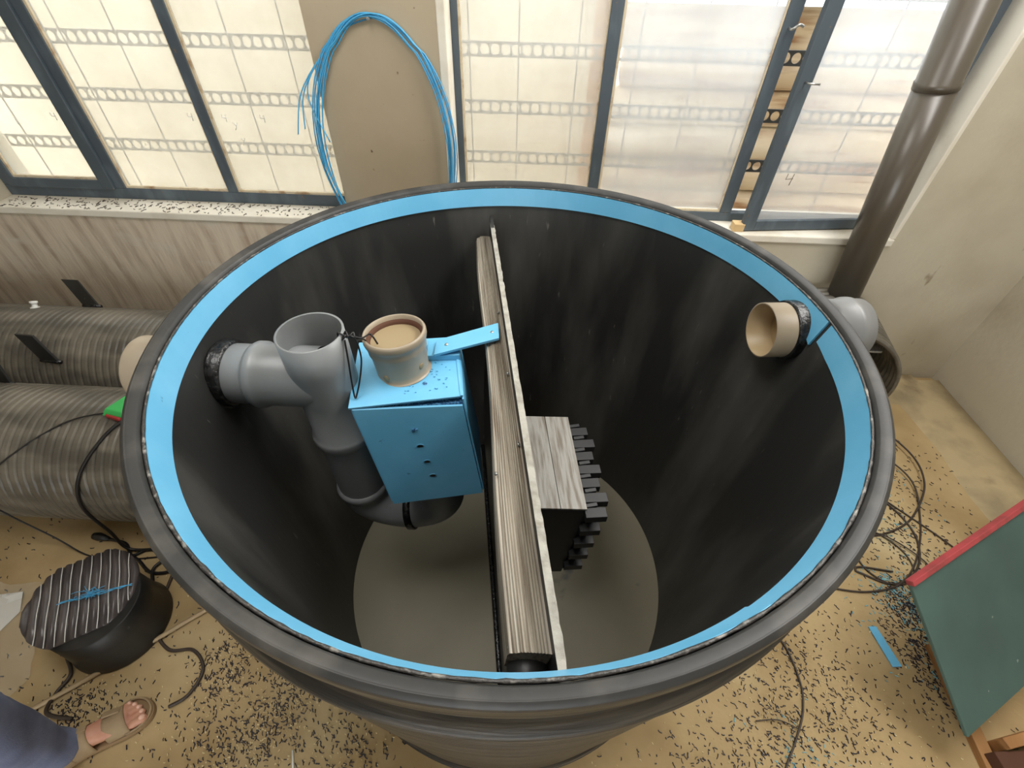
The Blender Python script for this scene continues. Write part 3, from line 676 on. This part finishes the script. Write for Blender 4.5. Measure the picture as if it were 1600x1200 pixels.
b = MB(); b.tube(rel(spline([(-1.80, .915, .012), (-1.72, .90, .008), (-1.66, .85, .008), (-1.60, .88, .008), (-1.50, .86, .008), (-1.40, .93, .008), (-1.33, .99, .008), (-1.24, 1.0, .008)]), PO), .0065, 8)
b.tube(rel(spline([(-1.70, .86, .012), (-1.62, .83, .01), (-1.53, .78, .01), (-1.44, .80, .01), (-1.40, .90, .01), (-1.48, .86, .012), (-1.53, .80, .012), (-1.50, .74, .012)]), PO), .0065, 8); b.build('cable', 'black_rubber', pc)
b = MB(); b.tube(rel([(-1.875, .925, .016), (-1.85, .922, .017), (-1.80, .915, .012)], PO), [.015, .018, .008], 12); b.build('plug', 'black_rubber', pc)
hg = thing('green_tool', 'small green plastic tool edge on the near ribbed pipe with its cord', 'tool', (-1.55, 1.18, .575)); GO = (-1.55, 1.18, .575)
b = MB(); b.hexa(rel([(-1.655, 1.155, .579), (-1.555, 1.13, .584), (-1.53, 1.25, .584), (-1.60, 1.26, .58)], GO), rel([(-1.640, 1.17, .603), (-1.555, 1.15, .61), (-1.53, 1.24, .61), (-1.60, 1.25, .605)], GO)); b.build('green_cover', 'green_plastic', hg, bevel=.003)
b = MB(); b.hexa(rel([(-1.63, 1.145, .578), (-1.555, 1.122, .583), (-1.555, 1.135, .583), (-1.63, 1.155, .578)], GO), rel([(-1.63, 1.146, .592), (-1.56, 1.125, .597), (-1.555, 1.135, .597), (-1.63, 1.155, .592)], GO)); b.build('red_button', 'red_plastic', hg, bevel=.002)
def onp1(x, a, e=.006): return (x, 1.185 + (.29 + e) * math.cos(R(a)), .29 + (.29 + e) * math.sin(R(a)))
cable('thin_cable', [onp1(-1.40, 84), onp1(-1.60, 92), onp1(-1.78, 105), onp1(-1.98, 138), onp1(-2.10, 165), onp1(-2.08, 190), (-1.98, .88, .07), (-1.85, .84, .006), (-1.70, .83, .006), (-1.5, .86, .006), (-1.3, .93, .006)], .0032, 'black_rubber', 'thin black cable arching over the near ribbed pipe and down to the floor', 'cable')
cable('thick_cable', [onp1(-1.50, 92, .008), onp1(-1.58, 108, .008), onp1(-1.66, 140, .008), onp1(-1.70, 170, .008), (-1.70, .885, .14), (-1.68, .87, .03), (-1.58, .88, .01), (-1.46, .90, .01), (-1.3, .96, .01)], .0065, 'black_rubber', 'thick black cable hanging down the near ribbed pipe beside the tank', 'cable')
# wire loops on the right
cable('wire_loop', [(1.70, 2.0, .03), (1.95, 1.85, .03), (2.08, 1.62, .03), (2.05, 1.42, .03), (1.92, 1.25, .006), (1.78, 1.16, .006), (1.62, 1.12, .006), (1.45, 1.15, .006), (1.3, 1.2, .006)], .0045, 'dark_wire', 'long dark wire curving on the floor by the right wall', 'wire')
cable('wire_loop', [(1.60, 1.86, .01), (1.88, 1.66, .012), (2.0, 1.45, .02), (1.93, 1.22, .006), (1.80, 1.02, .006), (1.66, .90, .01), (1.5, .86, .006), (1.35, .87, .006)], .004, 'dark_wire', 'dark wire crossing over the loops and running back under the tank', 'wire')
cable('wire_loop', [(1.56, 1.10, .006), (1.66, 1.15, .008), (1.76, 1.05, .006), (1.74, .93, .006), (1.62, .90, .008), (1.54, .98, .006), (1.57, 1.10, .008), (1.70, 1.13, .01), (1.83, 1.0, .01), (1.79, .88, .006)], .003, 'dark_wire', 'small coil of thin dark wire on the floor near the red edge', 'wire')
cable('wire_loop', [(1.70, 1.42, .006), (1.82, 1.30, .006), (1.86, 1.14, .006), (1.78, .98, .012), (1.64, .90, .006), (1.52, .94, .006), (1.50, .955, .006), (1.53, .97, .006), (1.66, .955, .006)], .0042, 'dark_wire', 'dark wire with a bent hook end beside the wire coil', 'wire')
cable('wire_stick', [(1.80, 1.34, .006), (1.95, 1.16, .006), (2.02, 1.06, .006)], .0035, 'dark_wire', 'short straight dark wire pointing towards the red edge', 'wire')
cable('floor_wire', [(.93, .78, .006), (1.06, .66, .006), (1.085, .52, .006), (1.06, .42, .006), (1.0, .33, .006), (.93, .24, .006), (.88, .12, .006)], .0035, 'dark_wire', 'thin dark wire running down the floor right of the tank', 'wire')
cable('floor_wire', [(1.03, .36, .006), (.96, .385, .012), (.88, .38, .006)], .002, 'dark_wire', 'fine wire branching from the wire right of the tank', 'wire')
tag(MB().tube([(-.712, .222, .004), (-.688, .165, .004)], .0035, 6).build('plastic_stick', 'white_plastic'), 'small white plastic stick on the floor below the tank', 'stick')
b = MB(); a0, a1 = Vector((1.450, .72, .004)), Vector((1.472, .578, .003)); sd = Vector((.024, .002, 0))
b.hexa([a0 - sd * .5, a1 - sd * .5, a1 + sd, a0 + sd * .8], [v + Vector((0, 0, .005)) for v in (a0 - sd * .5, a1 - sd * .5, a1 + sd, a0 + sd * .8)])
tag(b.build('plastic_strip', 'blue_pp', bevel=.001), 'short light blue plastic strip lying on the floor at the right', 'strip')
b = MB(); b.add([(-2.10, .66, .004), (-2.0, .675, .012), (-1.955, .60, .008), (-1.985, .50, .004), (-2.15, .46, .004), (-2.18, .6, .006)], [(0, 5, 4, 3, 2, 1)])
tag(b.build('paper_sheet', 'white_plastic'), 'torn white sheet lying at the left edge of the floor', 'paper')
b = MB(); P = []
for j in range(40):
    row = []
    for i in range(40):
        u, v = i / 39, j / 39; x = -2.35 + .58 * u + .05 * noise.noise(Vector((v * 3, 1, 0))); y = .30 + .42 * v + .05 * noise.noise(Vector((u * 3, 4, 0)))
        row.append((x, y, .012 + .011 * noise.noise(Vector((x * 14, y * 22, 2))) + .006 * noise.noise(Vector((x * 50, y * 60, 5)))))
    P.append(row)
b.grid(P, True); tag(b.build('plastic_sheet', 'clear_film'), 'crumpled clear plastic sheet spread on the floor left of the drum', 'sheet')

# ================================================================== GREEN BOARD ON WOODEN FRAME (right)
GA, GB = Vector((1.283, .674, .50)), Vector((1.49, .34, .15)); GC = Vector((.584, .315, 0)).normalized(); GAB = GB - GA
gn = GC.cross(GAB).normalized();  gn = gn if gn.z > 0 else -gn
GT = thing('green_board', 'dark green painted board with a red edge sloping beside the tank', 'board', tuple(GB)); 
gl = lambda p: tuple(Vector(p) - GB)
W_ = 1.05
b = MB(); b.hexa([gl(GA - gn * .012), gl(GB - gn * .012), gl(GB + GC * W_ - gn * .012), gl(GA + GC * W_ - gn * .012)], [gl(GA), gl(GB), gl(GB + GC * W_), gl(GA + GC * W_)]); b.build('panel', 'green_paint', GT, bevel=.002)
up = -GAB.normalized()
b = MB(); b.hexa([gl(GA - gn * .012 - GC * .004), gl(GA + GC * W_ - gn * .012), gl(GA + GC * W_ - gn * .012 + up * .018), gl(GA - gn * .012 + up * .018 - GC * .004)], [gl(GA + gn * .012 - GC * .004), gl(GA + GC * W_ + gn * .012), gl(GA + GC * W_ + gn * .012 + up * .018), gl(GA + gn * .012 + up * .018 - GC * .004)]); b.build('red_edge', 'red_paint', GT, bevel=.002)
WF = thing('wooden_crate', 'rough wooden crate on the floor carrying the green board', 'crate', (1.62, .3, 0)); wo = (1.62, .3, 0)
fd = Vector((-.03, -.36, 0)).normalized(); fx = Vector((fd.y * -1, fd.x, 0))
b = MB(); b.obox(rel([(1.630, .42, .016)], wo)[0], fx * .022, fd * .24, (0, 0, .016)); b.build('side_rail', 'wood', WF, bevel=.003)
b = MB(); b.obox(rel([(1.98, .42, .05)], wo)[0], (.33, .08, 0), (-.004, .015, 0), (0, 0, .05)); b.build('cross_rail', 'wood', WF, bevel=.003)
b = MB(); b.obox(rel([(1.90, .20, .04)], wo)[0], (.28, .02, 0), (-.01, .14, 0), (0, 0, .04)); b.build('lower_shelf', 'wood_dark', WF, bevel=.003)
b = MB(); b.obox(rel([(1.90, .78, .20)], wo)[0], (.04, .02, 0), (-.02, .04, 0), (0, 0, .20)); b.build('post', 'wood', WF, bevel=.003)

# ================================================================== FOOT AND LEG
FHEEL = Vector((-1.462, .150, 0)); FTOE = Vector((-1.238, .322, 0)); fa = math.atan2(FTOE.y - FHEEL.y, FTOE.x - FHEEL.x)
PS = thing('person', 'person standing at the lower left in blue-grey trousers and a tan sandal', 'person', tuple(FHEEL), fa)
# local axes: x towards the toes, y to the left (inner side is -y), z up
body = MB()
def ell(c, r, ax_=None, n=16, m=10):
    P = []
    for j in range(m + 1):
        t = math.pi * j / m; P.append([(c[0] + r[0] * math.cos(t), c[1] + r[1] * math.sin(t) * math.cos(2 * math.pi * i / n), c[2] + r[2] * math.sin(t) * math.sin(2 * math.pi * i / n)) for i in range(n)])
    body.grid(P, True, True)
sec = [(.012, .0, .050, .026, .026), (.04, 0, .055, .031, .034), (.08, 0, .058, .032, .036), (.12, .002, .055, .034, .033), (.16, .003, .046, .040, .024), (.195, .003, .038, .044, .018), (.215, .004, .034, .043, .014)]
P = []
for (x, y, z, ry, rz) in sec: P.append([(x, y + ry * math.cos(2 * math.pi * i / 20), z + rz * math.sin(2 * math.pi * i / 20)) for i in range(20)])
body.grid(P, True, True); body.add(P[0], [tuple(range(20))]); body.add(P[-1], [tuple(range(20))[::-1]])
for (y, x, l, r) in ((-.030, .232, .036, .0145), (-.008, .236, .030, .0105), (.012, .230, .028, .010), (.029, .220, .026, .0095), (.043, .208, .022, .0085)):
    ell((x, y, .034), (l, r, r * .95)); ell((x + l * .45, y, .034), (l * .5, r * 1.05, r * .95))
P = []
for (x, z, r) in ((.055, .05, .036), (.052, .10, .036), (.048, .16, .040), (.046, .28, .052), (.05, .38, .058), (.055, .48, .060), (.06, .62, .072), (.07, .84, .085)):
    P.append([(x + r * math.cos(2 * math.pi * i / 20), r * .92 * math.sin(2 * math.pi * i / 20), z) for i in range(20)])
body.grid(P, True, True); body.add(P[0], [tuple(range(20))[::-1]]); body.add(P[-1], [tuple(range(20))])
bo = body.build('body', 'skin', PS)
rm = bo.modifiers.new('remesh', 'REMESH'); rm.mode = 'VOXEL'; rm.voxel_size = .0035; rm.use_smooth_shade = True
smo = bo.modifiers.new('smooth', 'SMOOTH'); smo.factor = .5; smo.iterations = 4
for (y, x, l, r) in ((-.030, .232, .036, .0145), (-.008, .236, .030, .0105), (.012, .230, .028, .010), (.029, .220, .026, .0095), (.043, .208, .022, .0085)):
    b = MB(); b.lathe([(.0001, .0025), (r * .45, .002), (r * .62, 0)], (x + l * .62, y, .034 + r * .84), 12, axis=(.45, 0, 1)); b.build('toenail', 'nail', PS)
SD = bpy.data.objects.new('sandal', None); COL.objects.link(SD); SD.parent = PS
out = [(-.008, 0), (0, -.026), (.03, -.036), (.09, -.037), (.15, -.046), (.20, -.053), (.245, -.050), (.272, -.034), (.283, -.010), (.278, .018), (.262, .042), (.235, .057), (.19, .060), (.14, .052), (.09, .042), (.03, .037), (0, .026)]
oo = spline([(x, y, 0) for x, y in out + out[:1]], 5)[:-1]
b = MB(); n = len(oo); b.add([(p.x, p.y, z) for z in (.001, .022) for p in oo], [(i, (i + 1) % n, n + (i + 1) % n, n + i) for i in range(n)] + [tuple(range(n))[::-1], tuple(n + i for i in range(n))]); b.build('sole', 'sandal_sole', SD, bevel=.004)
# raised rim round the toes
rim = [p for p in oo if p.x > .20]
rim = sorted(rim, key=lambda p: math.atan2(p.y, p.x - .15))
b = MB(); P = []
for p in rim:
    d = Vector((p.x - .17, p.y, 0)).normalized(); q = p - d * .004
    P.append([q + Vector((0, 0, .02)), q + Vector((0, 0, .032)) + d * .001, q + Vector((0, 0, .034)) - d * .004, q + Vector((0, 0, .02)) - d * .008])
b.grid(P, True, True); b.build('toe_rim', 'sandal_strap', SD)
def strap(x0a, x1a, x0b, x1b, name, hz, ry, yo=.003, a0=-5, a1=185):   # ranges on inner side (a) and outer side (b)
    b = MB(); n = 28; P = []
    for i in range(n + 1):
        t = i / n; a = R(a0 + (a1 - a0) * t); x0 = x0b + (x0a - x0b) * t; x1 = x1b + (x1a - x1b) * t; row = []
        for k in range(7):
            u = k / 6; x = x0 + (x1 - x0) * u; h = hz[0] + (hz[1] - hz[0]) * u; r_ = ry[0] + (ry[1] - ry[0]) * u
            row.append((x, yo + r_ * math.cos(a), .024 + h * max(-.02, math.sin(a)) ** 1 if math.sin(a) > 0 else .024))
        P.append(row)
    inn = [[(p[0], yo + (p[1] - yo) * .95, .024 + (p[2] - .024) * .95) for p in row][::-1] for row in P]
    b.grid([r1 + r2 for r1, r2 in zip(P, inn)], True, True); return b.build(name, 'sandal_strap', SD)
strap(.150, .215, .155, .205, 'front_strap', (.050, .036), (.046, .052))
strap(.060, .118, .075, .118, 'instep_strap', (.080, .068), (.044, .045))
strap(-.004, .060, -.004, .070, 'heel_strap', (.060, .082), (.038, .044))
b = MB(); b.obox((.18, .034, .062), (.022, -.002, -.008), (.002, .010, -.007), (0, .002, .0025)); b.obox((.098, .020, .092), (.022, 0, -.006), (0, .009, -.005), (0, .001, .0025)); b.build('buckle_tab', 'sandal_strap', SD, bevel=.001)
b = MB(); P = []
for k, (x, y, z, rx, ry) in enumerate(((.040, .0, .072, .064, .058), (.036, .0, .082, .066, .061), (.030, 0, .13, .064, .062), (.028, 0, .20, .072, .068), (.032, 0, .30, .082, .076), (.04, 0, .42, .088, .082), (.05, 0, .55, .092, .086), (.06, 0, .70, .1, .095), (.07, 0, .88, .112, .105))):
    row = []
    for i in range(48):
        a = 2 * math.pi * i / 48; f_ = 1 + .09 * noise.noise(Vector((math.cos(a) * 1.6, math.sin(a) * 1.6, z * 9))) + .03 * math.sin(3 * a + z * 40)
        row.append((x + rx * f_ * math.cos(a), y + ry * f_ * math.sin(a), z + (.012 * math.sin(a + 1) if k < 2 else 0)))
    P.append(row)
P2 = []
for a_, c_ in zip(P[:-1], P[1:]):
    for j in range(5):
        t = j / 5; P2.append([tuple(Vector(p).lerp(Vector(q), t) * 1 + Vector((.004 * noise.noise(Vector((p[0] * 20, p[1] * 20, (p[2] + (q[2] - p[2]) * t) * 30))), 0, 0))) for p, q in zip(a_, c_)])
P2.append(P[-1]); b.grid(P2, True, True); b.add(P[-1], [tuple(range(48))]); tr = b.build('trousers', 'denim', PS)
sol = tr.modifiers.new('solid', 'SOLIDIFY'); sol.thickness = .003; sol.offset = -1

# ================================================================== SHAVINGS
def inside_tank(x, y): return math.hypot(x - CX, y - CY) < .695
def shave(name, m, n, clusters, box, label, smin=.003, smax=.008, z0=.001):
    b = MB(); k = 0
    while k < n:
        if clusters and rnd.random() < .62:
            cx_, cy_, s_, w_ = clusters[rnd.randrange(len(clusters))] if not isinstance(clusters, dict) else 0
            x, y = rnd.gauss(cx_, s_), rnd.gauss(cy_, s_ * w_)
        else: x, y = rnd.uniform(box[0], box[1]), rnd.uniform(box[2], box[3])
        if inside_tank(x, y) or x > 2.3: continue
        if math.hypot(x - DC[0], y - DC[1]) < .175: continue
        a = rnd.gauss(2.4, .7); l = rnd.uniform(smin, smax); w = rnd.uniform(.0010, .0022); h = rnd.uniform(.0006, .0014)
        d = Vector((math.cos(a), math.sin(a), 0)); e = Vector((-d.y, d.x, 0)); c = Vector((x, y, z0 + h)); tl = Vector((0, 0, rnd.uniform(0, .0022)))
        bend = e * rnd.uniform(-.4, .4) * l
        p = [c - d * l, c + bend, c + d * l + tl]
        vs = []
        for q in p: vs += [q - e * w - Vector((0, 0, h)), q + e * w - Vector((0, 0, h)), q + e * w * .6 + Vector((0, 0, h)), q - e * w * .6 + Vector((0, 0, h))]
        fs = []
        for j in (0, 4): fs += [(j + i, j + (i + 1) % 4, j + 4 + (i + 1) % 4, j + 4 + i) for i in range(4)]
        fs += [(3, 2, 1, 0), (8, 9, 10, 11)]
        b.add(vs, fs); k += 1
    return tag(b.build(name, m), label, 'shavings', kind='stuff')
cl = [(-1.0, .30, .10, 1), (-.85, .20, .07, 1), (-.78, .35, .06, 1), (-1.05, .45, .07, 1), (-1.5, .28, .10, .6), (-.55, .20, .09, 1), (1.62, .72, .055, 2.2), (1.66, .82, .05, 1), (1.10, .55, .12, 1), (1.2, .40, .12, 1), (.95, .32, .10, 1), (1.9, 1.4, .12, 2), (.75, .22, .1, 1), (1.75, 1.1, .12, 1.2), (1.58, .60, .05, 2)]
shave('black_shavings', 'shave_black', 5200, cl, (-2.4, 2.3, .0, 1.7), 'scattered black plastic shavings all over the concrete floor')
shave('blue_shavings', 'shave_blue', 500, [(1.64, .80, .05, 1.2), (1.68, .70, .03, 2), (1.62, .88, .05, .6), (1.9, 1.35, .10, 2), (1.0, .28, .06, 1), (1.65, .9, .05, 1)], (1.4, 1.9, .5, 1.3), 'pale blue plastic shavings heaped beside the green board')
shave('pale_shavings', 'shave_pale', 1500, cl[:6] + cl[8:11], (-1.6, 1.8, .0, .9), 'fine pale plastic crumbs scattered on the floor around the tank', .0015, .004)
def bits(name, m, n, x0, x1, label):
    b = MB()
    for i in range(n):
        x = rnd.uniform(x0, x1); y = rnd.uniform(YW - .005, YG - .03); a = rnd.uniform(0, 3); l = rnd.uniform(.003, .010)
        b.obox((x, y, SILL + .0095), (l * math.cos(a), l * math.sin(a), 0), (-.0012 * math.sin(a), .0012 * math.cos(a), 0), (0, 0, .0012))
    return tag(b.build(name, m), label, 'debris', kind='stuff')
bits('sill_debris', 'dark_wire', 330, -2.75, -.93, 'dark dry crumbs and shavings lying along the left window sill')
